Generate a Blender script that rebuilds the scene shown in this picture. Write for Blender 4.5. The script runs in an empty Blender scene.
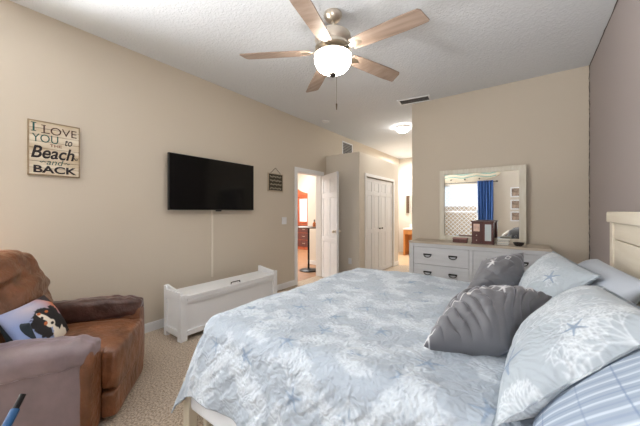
import bpy, bmesh, math, random
import numpy as np
from mathutils import Vector, Matrix, noise
random.seed(7); PI = math.pi; R = math.radians
S = bpy.context.scene
COL = S.collection

# ------------------------------------------------------------------ camera, world, lights, exposure
EYE = 1.315
cam = bpy.data.objects.new('camera', bpy.data.cameras.new('camera')); COL.objects.link(cam)
cam.data.sensor_width = 36; cam.data.lens = 16.0; cam.data.shift_y = -2/640; cam.data.clip_start = .02
cam.location = (0, 0, EYE); cam.rotation_euler = (R(90), 0, R(36.05)); S.camera = cam
S.view_settings.view_transform = 'Standard'; S.view_settings.look = 'None'
S.view_settings.gamma = 1; S.view_settings.use_curve_mapping = False
S.view_settings.exposure = 1.15

w = bpy.data.worlds.new('world'); S.world = w; w.use_nodes = True
w.node_tree.nodes['Background'].inputs[0].default_value = (.86, .93, 1, 1)
w.node_tree.nodes['Background'].inputs[1].default_value = .8

def area(name, loc, rot, sx, sy, power, color=(1, 1, 1)):
    l = bpy.data.lights.new(name, 'AREA'); l.shape = 'RECTANGLE'; l.size = sx; l.size_y = sy
    l.energy = power; l.color = color
    o = bpy.data.objects.new(name, l); COL.objects.link(o); o.location = loc; o.rotation_euler = rot
    return o
# added fill lights at two made-up windows, and area lights brightening the rooms beyond
area('fill_light_side', (-3.62, -.475, 1.37), (R(90), 0, R(-90)), 1.1, 1.5, 82, (.95, .98, 1))
area('fill_light_corner', (.2, -1.42, 1.30), (R(90), 0, 0), .6, 1.7, 7, (.95, .98, 1))
area('upward_fill_side', (-4.0, -.475, .25), (R(90+45), 0, R(-90)), 1.6, 1.0, 260, (1, .99, .98))  # added below the sill and aimed up, to brighten the ceiling
area('upward_fill_corner', (.2, -1.75, .15), (R(90+48), 0, 0), 1.0, 1.0, 120, (1, .99, .98))  # second added upward fill, through the corner opening
area('living_room_light', (-5.5, 5.0, 2.9), (0, 0, 0), 2.0, 2.5, 95, (1, .98, .95))
area('living_room_back_light', (-5.7, 6.9, 2.9), (0, 0, 0), 1.5, 1.5, 50, (1, .98, .96))
area('bathroom_light', (-2.4, 8.0, 2.9), (0, 0, 0), .9, .7, 42, (1, .98, .96))

# ------------------------------------------------------------------ helpers
def s2l(c):
    return tuple(((v/255)/12.92 if v/255 <= .04045 else ((v/255+.055)/1.055)**2.4) for v in c)
MATS = {}
def mat(name, rgb, rough=.6, metal=0, bump=None, var=None, emit=None, spec=.5, sheen=0, sheen_tint=None, trans=0, alpha=None, wood=None, attr=False, coat=0):
    """rgb is sRGB 0-255. bump=(scale,strength,dist) var=(scale,amount)"""
    m = bpy.data.materials.new(name); m.use_nodes = True; nt = m.node_tree; N = nt.nodes; L = nt.links
    b = N['Principled BSDF']; c = s2l(rgb)
    b.inputs['Base Color'].default_value = (*c, 1); b.inputs['Roughness'].default_value = rough
    b.inputs['Metallic'].default_value = metal; b.inputs['Specular IOR Level'].default_value = spec
    b.inputs['Transmission Weight'].default_value = trans; b.inputs['Coat Weight'].default_value = coat
    if sheen:
        b.inputs['Sheen Weight'].default_value = sheen; b.inputs['Sheen Roughness'].default_value = .35
        if sheen_tint: b.inputs['Sheen Tint'].default_value = (*s2l(sheen_tint), 1)
    tc = N.new('ShaderNodeTexCoord')
    src = None
    if attr:
        a = N.new('ShaderNodeAttribute'); a.attribute_name = 'pattern'; L.new(a.outputs['Color'], b.inputs['Base Color'])
        src = a.outputs['Color']
    if var:
        n = N.new('ShaderNodeTexNoise'); n.inputs['Scale'].default_value = var[0]; n.inputs['Detail'].default_value = 5
        L.new(tc.outputs['Object'], n.inputs['Vector'])
        r = N.new('ShaderNodeMapRange'); r.inputs[1].default_value = .3; r.inputs[2].default_value = .7
        r.inputs[3].default_value = 1-var[1]; r.inputs[4].default_value = 1+var[1]
        L.new(n.outputs['Fac'], r.inputs[0])
        h = N.new('ShaderNodeMix'); h.data_type = 'RGBA'; h.blend_type = 'MULTIPLY'; h.inputs[0].default_value = 1
        if src: L.new(src, h.inputs[6])
        else: h.inputs[6].default_value = (*c, 1)
        L.new(r.outputs[0], h.inputs[7]); L.new(h.outputs[2], b.inputs['Base Color'])
    if wood:   # wood=(axis scales, second colour)
        mp = N.new('ShaderNodeMapping'); mp.inputs['Scale'].default_value = wood[0]
        L.new(tc.outputs['Object'], mp.inputs['Vector'])
        n = N.new('ShaderNodeTexNoise'); n.inputs['Scale'].default_value = 1; n.inputs['Detail'].default_value = 7
        L.new(mp.outputs[0], n.inputs['Vector'])
        cr = N.new('ShaderNodeValToRGB'); cr.color_ramp.elements[0].position = .3; cr.color_ramp.elements[1].position = .7
        cr.color_ramp.elements[0].color = (*c, 1); cr.color_ramp.elements[1].color = (*s2l(wood[1]), 1)
        L.new(n.outputs['Fac'], cr.inputs[0]); L.new(cr.outputs[0], b.inputs['Base Color'])
    if bump:
        n = N.new('ShaderNodeTexNoise'); n.inputs['Scale'].default_value = bump[0]; n.inputs['Detail'].default_value = 4
        L.new(tc.outputs['Object'], n.inputs['Vector'])
        bp = N.new('ShaderNodeBump'); bp.inputs['Strength'].default_value = bump[1]; bp.inputs['Distance'].default_value = bump[2]
        L.new(n.outputs['Fac'], bp.inputs['Height']); L.new(bp.outputs[0], b.inputs['Normal'])
    if emit:
        b.inputs['Emission Color'].default_value = (*s2l(emit[0]), 1); b.inputs['Emission Strength'].default_value = emit[1]
    MATS[name] = m
    return m

class MB:
    def __init__(s): s.bm = bmesh.new()
    def box(s, x0, x1, y0, y1, z0, z1, rot=None, bev=0):
        bm = bmesh.new(); bmesh.ops.create_cube(bm, size=1)
        bmesh.ops.scale(bm, vec=(x1-x0, y1-y0, z1-z0), verts=bm.verts)
        if bev: bmesh.ops.bevel(bm, geom=bm.edges[:], offset=bev, segments=2, affect='EDGES', profile=.6)
        M = Matrix.Translation(((x0+x1)/2, (y0+y1)/2, (z0+z1)/2))
        if rot is not None: M = M @ rot.to_4x4()
        bmesh.ops.transform(bm, matrix=M, verts=bm.verts); s.add(bm); return s
    def add(s, bm, M=None):
        if M is not None: bmesh.ops.transform(bm, matrix=M, verts=bm.verts)
        me = bpy.data.meshes.new('t'); bm.to_mesh(me); bm.free(); s.bm.from_mesh(me); bpy.data.meshes.remove(me)
    def cyl(s, p, q, r1, r2=None, n=20):
        p = Vector(p); q = Vector(q); r2 = r1 if r2 is None else r2
        bm = bmesh.new(); bmesh.ops.create_cone(bm, cap_ends=True, segments=n, radius1=r1, radius2=r2, depth=(q-p).length)
        M = Matrix.Translation((p+q)/2) @ (q-p).to_track_quat('Z', 'Y').to_matrix().to_4x4()
        s.add(bm, M); return s
    def lathe(s, prof, c=(0, 0, 0), n=32, M=None):
        bm = bmesh.new(); rings = []
        for r, z in prof:
            if r < 1e-5: rings.append([bm.verts.new((0, 0, z))])
            else: rings.append([bm.verts.new((r*math.cos(2*PI*i/n), r*math.sin(2*PI*i/n), z)) for i in range(n)])
        for a, b in zip(rings, rings[1:]):
            for i in range(n):
                j = (i+1) % n
                if len(a) == 1 and len(b) == 1: continue
                if len(a) == 1: bm.faces.new((a[0], b[i], b[j]))
                elif len(b) == 1: bm.faces.new((a[i], b[0], a[j]))
                else: bm.faces.new((a[i], b[i], b[j], a[j]))
        bmesh.ops.recalc_face_normals(bm, faces=bm.faces)
        s.add(bm, Matrix.Translation(c) @ (M.to_4x4() if M is not None else Matrix())); return s
    def tube(s, pts, r, n=8, closed=False):
        pts = [Vector(p) for p in pts]; bm = bmesh.new(); rings = []; N = len(pts)
        for i, p in enumerate(pts):
            a = pts[(i-1) % N] if (closed or i) else p; b = pts[(i+1) % N] if (closed or i < N-1) else p
            q = (b-a).to_track_quat('Z', 'Y'); rr = r[i] if hasattr(r, '__len__') else r
            rings.append([bm.verts.new(p + q @ Vector((rr*math.cos(2*PI*k/n), rr*math.sin(2*PI*k/n), 0))) for k in range(n)])
        for i in range(N if closed else N-1):
            a, b = rings[i], rings[(i+1) % N]
            for k in range(n): bm.faces.new((a[k], a[(k+1) % n], b[(k+1) % n], b[k]))
        if not closed: bm.faces.new(rings[0][::-1]); bm.faces.new(rings[-1])
        bmesh.ops.recalc_face_normals(bm, faces=bm.faces); s.add(bm); return s
    def prism(s, pts, d, M=None):
        """pts: 2-D outline in XY, extruded by d along Z"""
        bm = bmesh.new(); a = [bm.verts.new((x, y, 0)) for x, y in pts]; b = [bm.verts.new((x, y, d)) for x, y in pts]
        bm.faces.new(a[::-1]); bm.faces.new(b)
        for i in range(len(a)): j = (i+1) % len(a); bm.faces.new((a[i], a[j], b[j], b[i]))
        bmesh.ops.recalc_face_normals(bm, faces=bm.faces); s.add(bm, M); return s
    def build(s, name, m, parent=None, smooth=False, bev=0, sub=0):
        me = bpy.data.meshes.new(name)
        if smooth:
            for f in s.bm.faces: f.smooth = True
        s.bm.to_mesh(me); s.bm.free(); me.materials.append(m)
        o = bpy.data.objects.new(name, me); COL.objects.link(o)
        if parent: o.parent = parent
        if bev:
            b = o.modifiers.new('bevel', 'BEVEL'); b.width = bev; b.segments = 2; b.limit_method = 'ANGLE'
        if smooth and not sub:
            try: me.set_sharp_from_angle(angle=R(40))
            except Exception: pass
        if sub:
            d = o.modifiers.new('sub', 'SUBSURF'); d.levels = sub; d.render_levels = sub
        return o

def tag(o, label=None, cat=None, group=None, kind=None):
    if label: o['label'] = label
    if cat: o['category'] = cat
    if group: o['group'] = group
    if kind: o['kind'] = kind
    return o
def thing(name, label, cat, loc=(0, 0, 0), rz=0, group=None):
    o = bpy.data.objects.new(name, None); COL.objects.link(o); o.location = loc; o.rotation_euler = (0, 0, rz)
    o.empty_display_size = .05
    return tag(o, label, cat, group)
def struct(name, mb, m, **k):
    return tag(mb.build(name, m, **k), kind='structure')
def partlabel(o, l): o['label'] = l; return o

def rect_between(c0, c1, holes):   # wall outline with holes -> list of cells (a0,a1,z0,z1)
    cells = []
    ys = sorted({c0[0], c1[0], *[h[0] for h in holes], *[h[1] for h in holes]})
    for a, b in zip(ys, ys[1:]):
        mid = (a+b)/2; hs = sorted([h for h in holes if h[0] < mid < h[1]], key=lambda h: h[2])
        z = c0[1]
        for h in hs:
            if h[2] > z: cells.append((a, b, z, h[2]))
            z = h[3]
        if z < c1[1]: cells.append((a, b, z, c1[1]))
    return cells

# ------------------------------------------------------------------ measurements (metres, camera above the origin)
XL, XR, YB, YF, ZC = -3.33, .585, 4.465, -1.15, 2.99
BLX, BLY, BLE, BLH = -2.561, 4.784, 6.78, 2.44       # closet block beside the entry door
YE = 8.9                                            # far end of the passage
DY0, DY1, DZ = 3.875, 4.62, 2.03                     # entry doorway in the left wall

# ------------------------------------------------------------------ materials
M_wall = mat('wall_paint_beige', (202, 191, 175), .85, bump=(220, .08, .002))
M_hall = mat('wall_paint_cream', (214, 206, 194), .85, bump=(220, .08, .002))
M_accent = mat('wall_paint_taupe', (164, 154, 151), .8, bump=(220, .08, .002))
M_out = mat('wall_paint_pale', (222, 214, 200), .85)
M_trim = mat('trim_white', (228, 228, 228), .45)
M_white = mat('white_paint', (226, 227, 229), .42)
M_door = mat('door_white', (224, 225, 228), .5)
M_floorwood = mat('floor_brown_boards', (120, 84, 58), .4, wood=((3, 25, 3), (155, 115, 82)))
M_tile = mat('floor_warm_tile', (205, 176, 142), .4, var=(3, .06))
# ceiling: knock-down texture
M_ceil = mat('ceiling_knockdown', (216, 219, 223), .9)
nt = M_ceil.node_tree; tc = nt.nodes['Texture Coordinate']
vo = nt.nodes.new('ShaderNodeTexNoise'); vo.inputs['Scale'].default_value = 48; vo.inputs['Detail'].default_value = 3
cr = nt.nodes.new('ShaderNodeValToRGB'); cr.color_ramp.elements[0].position = .44; cr.color_ramp.elements[1].position = .58
bp = nt.nodes.new('ShaderNodeBump'); bp.inputs['Strength'].default_value = .45; bp.inputs['Distance'].default_value = .005
nt.links.new(tc.outputs['Object'], vo.inputs['Vector']); nt.links.new(vo.outputs['Fac'], cr.inputs[0])
nt.links.new(cr.outputs[0], bp.inputs['Height']); nt.links.new(bp.outputs[0], nt.nodes['Principled BSDF'].inputs['Normal'])
# carpet
M_carpet = mat('carpet_beige', (186, 160, 132), .95, bump=(260, 1, .012), sheen=.3)
nt = M_carpet.node_tree; N = nt.nodes; tc = N['Texture Coordinate']
n1 = N.new('ShaderNodeTexNoise'); n1.inputs['Scale'].default_value = 75; n1.inputs['Detail'].default_value = 6; n1.inputs['Roughness'].default_value = .7
cr = N.new('ShaderNodeValToRGB'); cr.color_ramp.elements[0].position = .40; cr.color_ramp.elements[1].position = .60
cr.color_ramp.elements[0].color = (*s2l((150, 126, 102)), 1); cr.color_ramp.elements[1].color = (*s2l((222, 204, 180)), 1)
nt.links.new(tc.outputs['Object'], n1.inputs['Vector']); nt.links.new(n1.outputs['Fac'], cr.inputs[0])
nt.links.new(cr.outputs[0], N['Principled BSDF'].inputs['Base Color'])

# ------------------------------------------------------------------ the room
struct('floor', MB().box(XL-.12, XR+.12, YF-.12, BLE, -.05, 0), M_carpet)
struct('floor_bathroom', MB().box(XL-.12, YB and -1.34, BLE, YE+.12, -.05, 0), M_tile)
struct('floor_living_room', MB().box(-8.2, XL-.12, 2.4, 9.2, -.05, 0), M_floorwood)
struct('ceiling', MB().box(XL-.12, XR+.12, YF-.12, YE+.12, ZC, ZC+.1), M_ceil)
struct('ceiling_living_room', MB().box(-8.2, XL-.12, 2.4, 9.2, ZC, ZC+.1), M_out)
W2 = (-1.05, .1, .62, 2.12)
mb = MB()
for a, b, z0, z1 in rect_between((YF-.12, 0), (YE+.12, ZC), [(DY0, DY1, -1, DZ), W2]): mb.box(XL-.12, XL, a, b, z0, z1)
struct('wall_left', mb, M_wall)
W1 = (-2.30, -1.22, .43, 2.16); W3 = (-.1, .5, .43, 2.16)
mb = MB()
for a, b, z0, z1 in rect_between((XL-.12, 0), (XR+.12, ZC), [W1, W3]): mb.box(a, b, YF-.12, YF, z0, z1)
struct('wall_front', mb, M_wall)
struct('wall_right', MB().box(XR, XR+.12, YF, YB+.0, 0, ZC), M_accent)
struct('wall_back', MB().box(-1.461, XR+.12, YB, YB+.12, 0, ZC), M_wall)
struct('wall_passage', MB().box(-1.461, -1.341, YB+.12, YE+.12, 0, ZC), M_hall)
struct('wall_end', MB().box(XL, -1.461, YE, YE+.12, 0, ZC), M_hall)
CY0, CY1, CZ = 5.06, 6.45, 2.0
mb = MB()
for a, b, z0, z1 in rect_between((BLY, 0), (BLE, BLH), [(CY0, CY1, -1, CZ)]): mb.box(BLX-.1, BLX, a, b, z0, z1)
mb.box(XL, BLX-.1, BLY, BLY+.1, 0, BLH); mb.box(XL, BLX-.1, BLE-.1, BLE, 0, BLH); mb.box(XL, BLX-.1, BLY+.1, BLE-.1, BLH-.1, BLH)
struct('wall_closet', mb, M_hall)
# living room shell beyond the doorway
struct('wall_living_partition', MB().box(-4.42, XL-.12, 5.55, 5.67, 0, ZC), M_hall)
struct('wall_living_end', MB().box(-8.2, XL-.12, 8.2, 8.3, 0, ZC), M_out)
struct('wall_living_side', MB().box(-8.3, -8.2, 2.4, 8.3, 0, ZC), M_out)
struct('wall_living_front', MB().box(-8.2, XL-.12, 2.3, 2.4, 0, ZC), M_out)
# baseboards
def bb(name, x0, x1, y0, y1):
    struct(name, MB().box(x0, x1, y0, y1, 0, .085).box(x0, x1, y0, y1, .085, .10), M_trim, bev=.005)
bb('baseboard_left', XL, XL+.016, YF, DY0-.07)
bb('baseboard_back', -1.461, XR, YB-.016, YB)
bb('baseboard_right', XR-.016, XR, YF, YB-.016)
bb('baseboard_closet_front', XL+.05, BLX, BLY-.016, BLY)
bb('baseboard_closet_side', BLX, BLX+.016, BLY-.016, CY0-.07)
bb('baseboard_closet_rear', BLX, BLX+.016, CY1+.07, BLE)
bb('baseboard_end', -2.99, -1.461, YE-.016, YE)
bb('baseboard_partition', -4.42, XL-.12, 5.534, 5.55)
# paint edge where the taupe wall meets the beige one
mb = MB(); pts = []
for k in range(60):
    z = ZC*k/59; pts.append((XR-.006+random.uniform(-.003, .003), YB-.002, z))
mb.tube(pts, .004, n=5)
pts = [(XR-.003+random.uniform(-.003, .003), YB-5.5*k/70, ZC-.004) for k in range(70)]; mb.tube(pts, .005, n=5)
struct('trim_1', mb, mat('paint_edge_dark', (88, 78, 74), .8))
# entry door casing
t = .07
mb = MB()
for x0, x1 in ((XL, XL+.018), (XL-.138, XL-.12)):
    mb.box(x0, x1, DY0-t, DY0, 0, DZ+t).box(x0, x1, DY1, DY1+t, 0, DZ+t).box(x0, x1, DY0, DY1, DZ, DZ+t)
mb.box(XL-.12, XL, DY0-.001, DY0+.015, 0, DZ).box(XL-.12, XL, DY1-.015, DY1+.001, 0, DZ).box(XL-.12, XL, DY0, DY1, DZ-.015, DZ+.001)
struct('trim_2', mb, M_trim, bev=.004)
mb = MB()
mb.box(BLX, BLX+.016, CY0-.06, CY0, 0, CZ+.06).box(BLX, BLX+.016, CY1, CY1+.06, 0, CZ+.06).box(BLX, BLX+.016, CY0, CY1, CZ, CZ+.06)
struct('trim_3', mb, M_trim, bev=.004)

def panel_leaf(wd, ht, th, rows, cols, stile=.1, rail=.1):
    """door leaf lying in XZ, x 0..wd, centred on y=0, recessed panels with raised fields"""
    mb = MB(); mb.box(0, wd, -th/2+.012, th/2-.012, 0, ht)
    xs = [i*(wd-stile)/cols for i in range(cols+1)]
    for x in xs: mb.box(x, x+stile, -th/2, th/2, 0, ht)
    zs = [0]+list(rows[:-1])+[ht-rail]
    for z in zs: mb.box(stile, wd-stile, -th/2, th/2, z, z+rail)
    cw = (wd-stile)/cols
    for i in range(cols):
        for a, b in zip(zs, zs[1:]):
            x0 = i*cw+stile+.02; x1 = (i+1)*cw-.02
            if x1-x0 > .02: mb.box(x0, x1, -th/2+.004, th/2-.004, a+rail+.02, b-.02, bev=.003)
    return mb
M_nickel = mat('brushed_nickel', (214, 204, 190), .32, 1)
M_black = mat('black_metal', (30, 29, 30), .4, .6)
# entry door, swung into the room
door = bpy.data.objects.new('door_1', None); COL.objects.link(door); tag(door, kind='structure')
door.location = (XL+.03, DY1-.005, 0); door.rotation_euler = (0, 0, R(-33))
panel_leaf(.74, 2.0, .036, (.72, 1.55, 9), 2, .09, .09).build('door_leaf', M_door, door, bev=.002).location.z = .01
k = MB()
for s_ in (-1, 1):
    k.cyl((.68, s_*.018, .95), (.68, s_*.026, .95), .028)
    k.cyl((.68, s_*.026, .95), (.68, s_*.06, .95), .011)
    k.lathe([(0, 0), (.02, .003), (.028, .016), (.026, .03), (.014, .038), (0, .04)], (.68, s_*.045, .95), M=Matrix.Rotation(-s_*PI/2, 3, 'X'))
k.build('door_handle', M_nickel, door, smooth=True)
hg = MB()
for z in (.25, 1.0, 1.8): hg.cyl((-.006, 0, z-.045), (-.006, 0, z+.045), .008)
hg.build('hinge', M_nickel, door, smooth=True)
# closet bifold doors
cd = bpy.data.objects.new('door_2', None); COL.objects.link(cd); tag(cd, kind='structure'); cd.location = (BLX-.03, CY0, 0)
lw = (CY1-CY0)/4
for i in range(4):
    lf = panel_leaf(lw-.006, CZ-.03, .03, (.85, 1.62, 9), 1, .06, .08).build('door_leaf', M_door, cd, bev=.002)
    lf.location = (0, i*lw+.003, .012); lf.rotation_euler = (0, 0, R(90))
    if i in (1, 2):
        kb = MB().lathe([(0, 0), (.012, 0), (.008, .015), (.018, .022), (.018, .032), (0, .036)], (lw*(.82 if i == 1 else .18), -.015, .93), M=Matrix.Rotation(PI/2, 3, 'X')).build('knob', M_black, lf, smooth=True)

# ------------------------------------------------------------------ windows
def window(name, axis, a0, a1, z0, z1, pos, sgn, lattice=True):
    """axis 'x': window in wall_front; 'y': in wall_left"""
    root = bpy.data.objects.new(name, None); COL.objects.link(root); tag(root, kind='structure')
    def B(mb, u0, u1, v0, v1, w0, w1):
        if axis == 'x': mb.box(u0, u1, v0, v1, w0, w1)
        else: mb.box(v0, v1, u0, u1, w0, w1)
    p0, p1 = sorted((pos-sgn*.10, pos-sgn*.05))
    f = MB(); fw = .045
    B(f, a0, a0+fw, p0, p1, z0, z1); B(f, a1-fw, a1, p0, p1, z0, z1); B(f, a0, a1, p0, p1, z0, z0+fw); B(f, a0, a1, p0, p1, z1-fw, z1)
    zm = (z0+z1)/2; B(f, a0, a1, p0, p1, zm-.025, zm+.025)
    f.build('window_frame', M_white, root)
    sl = MB(); q0, q1 = sorted((pos-sgn*.1, pos+sgn*.03)); B(sl, a0-.04, a1+.04, q0, q1, z0-.03, z0); sl.build('window_sill', M_trim, root)
    g = MB(); c = pos-sgn*.075; B(g, a0+fw, a1-fw, c-.002, c+.002, z0+fw, z1-fw)
    gm = MATS.get('window_glass')
    if not gm:
        gm = bpy.data.materials.new('window_glass'); gm.use_nodes = True; n = gm.node_tree.nodes; n.clear()
        o = n.new('ShaderNodeOutputMaterial'); t_ = n.new('ShaderNodeBsdfTransparent'); gl = n.new('ShaderNodeBsdfGlossy'); mx = n.new('ShaderNodeMixShader')
        gl.inputs['Roughness'].default_value = .02; mx.inputs[0].default_value = .06
        gm.node_tree.links.new(t_.outputs[0], mx.inputs[1]); gm.node_tree.links.new(gl.outputs[0], mx.inputs[2]); gm.node_tree.links.new(mx.outputs[0], o.inputs[0])
        MATS['window_glass'] = gm
    g.build('pane', gm, root)
    if lattice:
        lt = MB(); st = .13; h = z1-z0; wdt = a1-a0; c2 = pos-sgn*.115
        k = -h
        while k < wdt:
            for d in (1, -1):
                pts = []
                for t_ in np.linspace(0, h, 40):
                    u = k+t_
                    if 0 <= u <= wdt: pts.append((a0+(u if d > 0 else wdt-u), z0+t_))
                if len(pts) > 1:
                    p, q = pts[0], pts[-1]
                    P = (p[0], c2, p[1]) if axis == 'x' else (c2, p[0], p[1]); Q = (q[0], c2, q[1]) if axis == 'x' else (c2, q[0], q[1])
                    lt.cyl(P, Q, .008, n=6)
            k += st
        lt.build('lattice_grille', M_white, root)
window('window_1', 'x', *W1[:2], *W1[2:], YF, 1)
window('fill_window_side', 'y', *W2[:2], *W2[2:], XL, 1, False)  # unseen window, added so the side fill can enter
window('fill_window_corner', 'x', *W3[:2], *W3[2:], YF, 1, False)  # unseen window, added for flat light from behind the camera

struct('ground_outside', MB().box(-8, 6, -9, YF-.12, -.3, -.05), mat('grass_ground', (120, 128, 92), .9, var=(8, .3)))
struct('wall_garden', MB().box(-8, 6, -7.2, -7.0, -.05, 1.55), mat('garden_wall_tan', (176, 150, 124), .9, var=(6, .2)))
# curtains on a black rod
rod = thing('curtain_rod', 'black curtain rod above the window reflected in the mirror', 'curtain rod', (-1.6, YF+.07, 2.2))
MB().cyl((-.87, 0, 0), (.86, 0, 0), .011).build('pole', M_black, rod, smooth=True)
for s_ in (-1, 1):
    MB().lathe([(0, -.03), (.014, -.025), (.024, 0), (.014, .025), (0, .03)], (s_*.88, 0, 0), M=Matrix.Rotation(PI/2, 3, 'Y')).build('finial', M_black, rod, smooth=True)
    MB().cyl((s_*.8, -.07, 0), (s_*.8, 0, 0), .007).build('bracket', M_black, rod)
def curtain(x0, x1, label, m):
    bm = bmesh.new(); n, mz = 90, 30; V = []
    for j in range(mz+1):
        z = .04+(2.235-.04)*j/mz; row = []
        for i in range(n+1):
            u = i/n; x = x0+(x1-x0)*u + .008*math.sin(u*30+z*2)
            y = YF+.07+.034*math.sin(u*2*PI*5.5)*(1-.2*j/mz)+.006*math.sin(u*17+z*3)
            row.append(bm.verts.new((x, y, z)))
        V.append(row)
    for j in range(mz):
        for i in range(n): bm.faces.new((V[j][i], V[j][i+1], V[j+1][i+1], V[j+1][i]))
    mb = MB(); mb.bm.free(); mb.bm = bm
    o = mb.build('curtain', m, smooth=True); o.modifiers.new('t', 'SOLIDIFY').thickness = .003
    return tag(o, label, 'curtain')
curtain(-1.22, -.82, 'blue curtain panel reflected on the right side of the mirror window', mat('curtain_blue', (48, 84, 140), .8))
curtain(-2.44, -2.27, 'dark grey curtain edge reflected on the left side of the mirror', mat('curtain_grey', (86, 78, 74), .85))

# surfboard shaped sign above the window (seen in the mirror)
sb = thing('surfboard_decoration', 'pale wooden surfboard wall rack with teal stripes reflected in the mirror', 'wall decoration', (-1.78, YF, 2.435))
L_ = 1.16; out = []
for k in range(41):
    u = -1+2*k/40; out.append((u*L_, .22*(1-abs(u)**2.6)**.6))
out = out[:-1]+[(-x, -y) for x, y in out[:-1]]
Mx = Matrix.Rotation(PI/2, 4, 'X')
MB().prism(out, .03, Matrix.Translation((0, .035, 0)) @ Mx).build('board', mat('board_cream', (212, 200, 178), .6, wood=((3, 3, 30), (190, 172, 146))), sb, bev=.006)
for off, w_ in ((.04, .035), (-.06, .03)):
    pts = [(u*L_*.93, -(.006), 0) for u in (0,)]
    mb = MB()
    P = [(L_*.9*(-1+2*k/24), off+.025*math.sin(k*.8)) for k in range(25)]
    mb.prism([(x, z+w_/2) for x, z in P]+[(x, z-w_/2) for x, z in P[::-1]], .004, Matrix.Translation((0, .038, 0)) @ Mx)
    mb.build('stripe', mat('stripe_teal', (120, 160, 148), .6), sb)
for x in (-.6, -.2, .2, .6):
    MB().cyl((x, .035, -.13), (x, .06, -.13), .016).lathe([(0, 0), (.022, .0), (.02, .012), (0, .016)], (x, .06, -.13), M=Matrix.Rotation(-PI/2, 3, 'X')).build('hook', M_black, sb)
# pictures on the front wall (seen at the mirror's right edge)
for i, z in enumerate((1.86, 1.50, 1.16)):
    p = thing('framed_picture', ['topmost of three small white framed pictures reflected at the mirror edge', 'middle one of three small white framed pictures reflected at the mirror edge', 'lowest of three small white framed pictures reflected at the mirror edge'][i], 'picture', (-.27, YF, z), group='white framed pictures reflected in the mirror')
    MB().box(-.12, .12, .0, .02, -.14, -.11).box(-.12, .12, 0, .02, .11, .14).box(-.12, -.09, 0, .02, -.11, .11).box(.09, .12, 0, .02, -.11, .11).build('frame', M_white, p, bev=.003)
    MB().box(-.09, .09, 0, .008, -.11, .11).build('print', mat('print_tan', (150, 130, 112), .7, var=(14, .5)), p)

# ------------------------------------------------------------------ surface pattern raster (coral, starfish) in cloth metres
class Raster:
    def __init__(s, w_, h_, base, res=.0025):
        s.res = res; s.W = int(w_/res)+1; s.H = int(h_/res)+1
        s.c = np.zeros((s.H, s.W, 3), np.float32)+np.array(s2l(base), np.float32)
        s.h = np.zeros((s.H, s.W), np.float32)
    def seg(s, p, q, r0, r1, col, a=1, hh=0):
        x0 = min(p[0], q[0])-max(r0, r1); x1 = max(p[0], q[0])+max(r0, r1); y0 = min(p[1], q[1])-max(r0, r1); y1 = max(p[1], q[1])+max(r0, r1)
        i0, i1 = max(0, int(x0/s.res)), min(s.W, int(x1/s.res)+2); j0, j1 = max(0, int(y0/s.res)), min(s.H, int(y1/s.res)+2)
        if i0 >= i1 or j0 >= j1: return
        X, Y = np.meshgrid(np.arange(i0, i1)*s.res, np.arange(j0, j1)*s.res)
        dx, dy = q[0]-p[0], q[1]-p[1]; L2 = dx*dx+dy*dy+1e-12
        t_ = np.clip(((X-p[0])*dx+(Y-p[1])*dy)/L2, 0, 1); d = np.hypot(X-p[0]-t_*dx, Y-p[1]-t_*dy); rr = r0+(r1-r0)*t_
        m = np.clip((rr-d)/s.res+.5, 0, 1)*a
        s.c[j0:j1, i0:i1] = s.c[j0:j1, i0:i1]*(1-m[..., None])+np.array(s2l(col), np.float32)*m[..., None]
        s.h[j0:j1, i0:i1] = np.maximum(s.h[j0:j1, i0:i1], m*hh)
    def occ(s, x, y):
        i, j = int(x/s.res), int(y/s.res)
        return 0 <= i < s.W and 0 <= j < s.H and s.h[j, i] > .3
    def coral(s, x, y, ang, size, col, rnd, r=.0045, a=.85):
        def br(x, y, an, l, r_, d):
            q = (x+l*math.cos(an), y+l*math.sin(an))
            if d < 5 and (s.occ(*q) or s.occ(x+.6*l*math.cos(an), y+.6*l*math.sin(an))): return
            s.seg((x, y), q, r_, r_*.85, col, a, .6)
            if d == 0: return
            for k in range(2 if d < 4 else 3):
                sp = [-.42, .40, .0][k] if d < 4 else [-.5, .5, 0][k]
                br(*q, an+sp+rnd.uniform(-.2, .2), l*rnd.uniform(.62, .90), max(r_*.86, .0018), d-1)
        for f in (-.75, -.25, .25, .75): br(x, y, ang+f, size*.19, r, 5+2*(size > .15))
    def star(s, x, y, ang, size, col, edge, a=.8):
        for rr, cc in ((1.0, edge), (.72, col)):
            for k in range(5):
                an = ang+k*2*PI/5
                s.seg((x, y), (x+size*math.cos(an), y+size*math.sin(an)), size*.17*rr, size*.045*rr, cc, a, .4)
    def sample(s, U, V):
        i = np.clip(U/s.res, 0, s.W-1.001); j = np.clip(V/s.res, 0, s.H-1.001); a, b = i.astype(int), j.astype(int); fx, fy = i-a, j-b
        def g(A):
            fx_, fy_ = (fx[..., None], fy[..., None]) if A.ndim == 3 else (fx, fy)
            return (A[b, a]*(1-fx_)+A[b, a+1]*fx_)*(1-fy_)+(A[b+1, a]*(1-fx_)+A[b+1, a+1]*fx_)*fy_
        return g(s.c), g(s.h)

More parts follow.
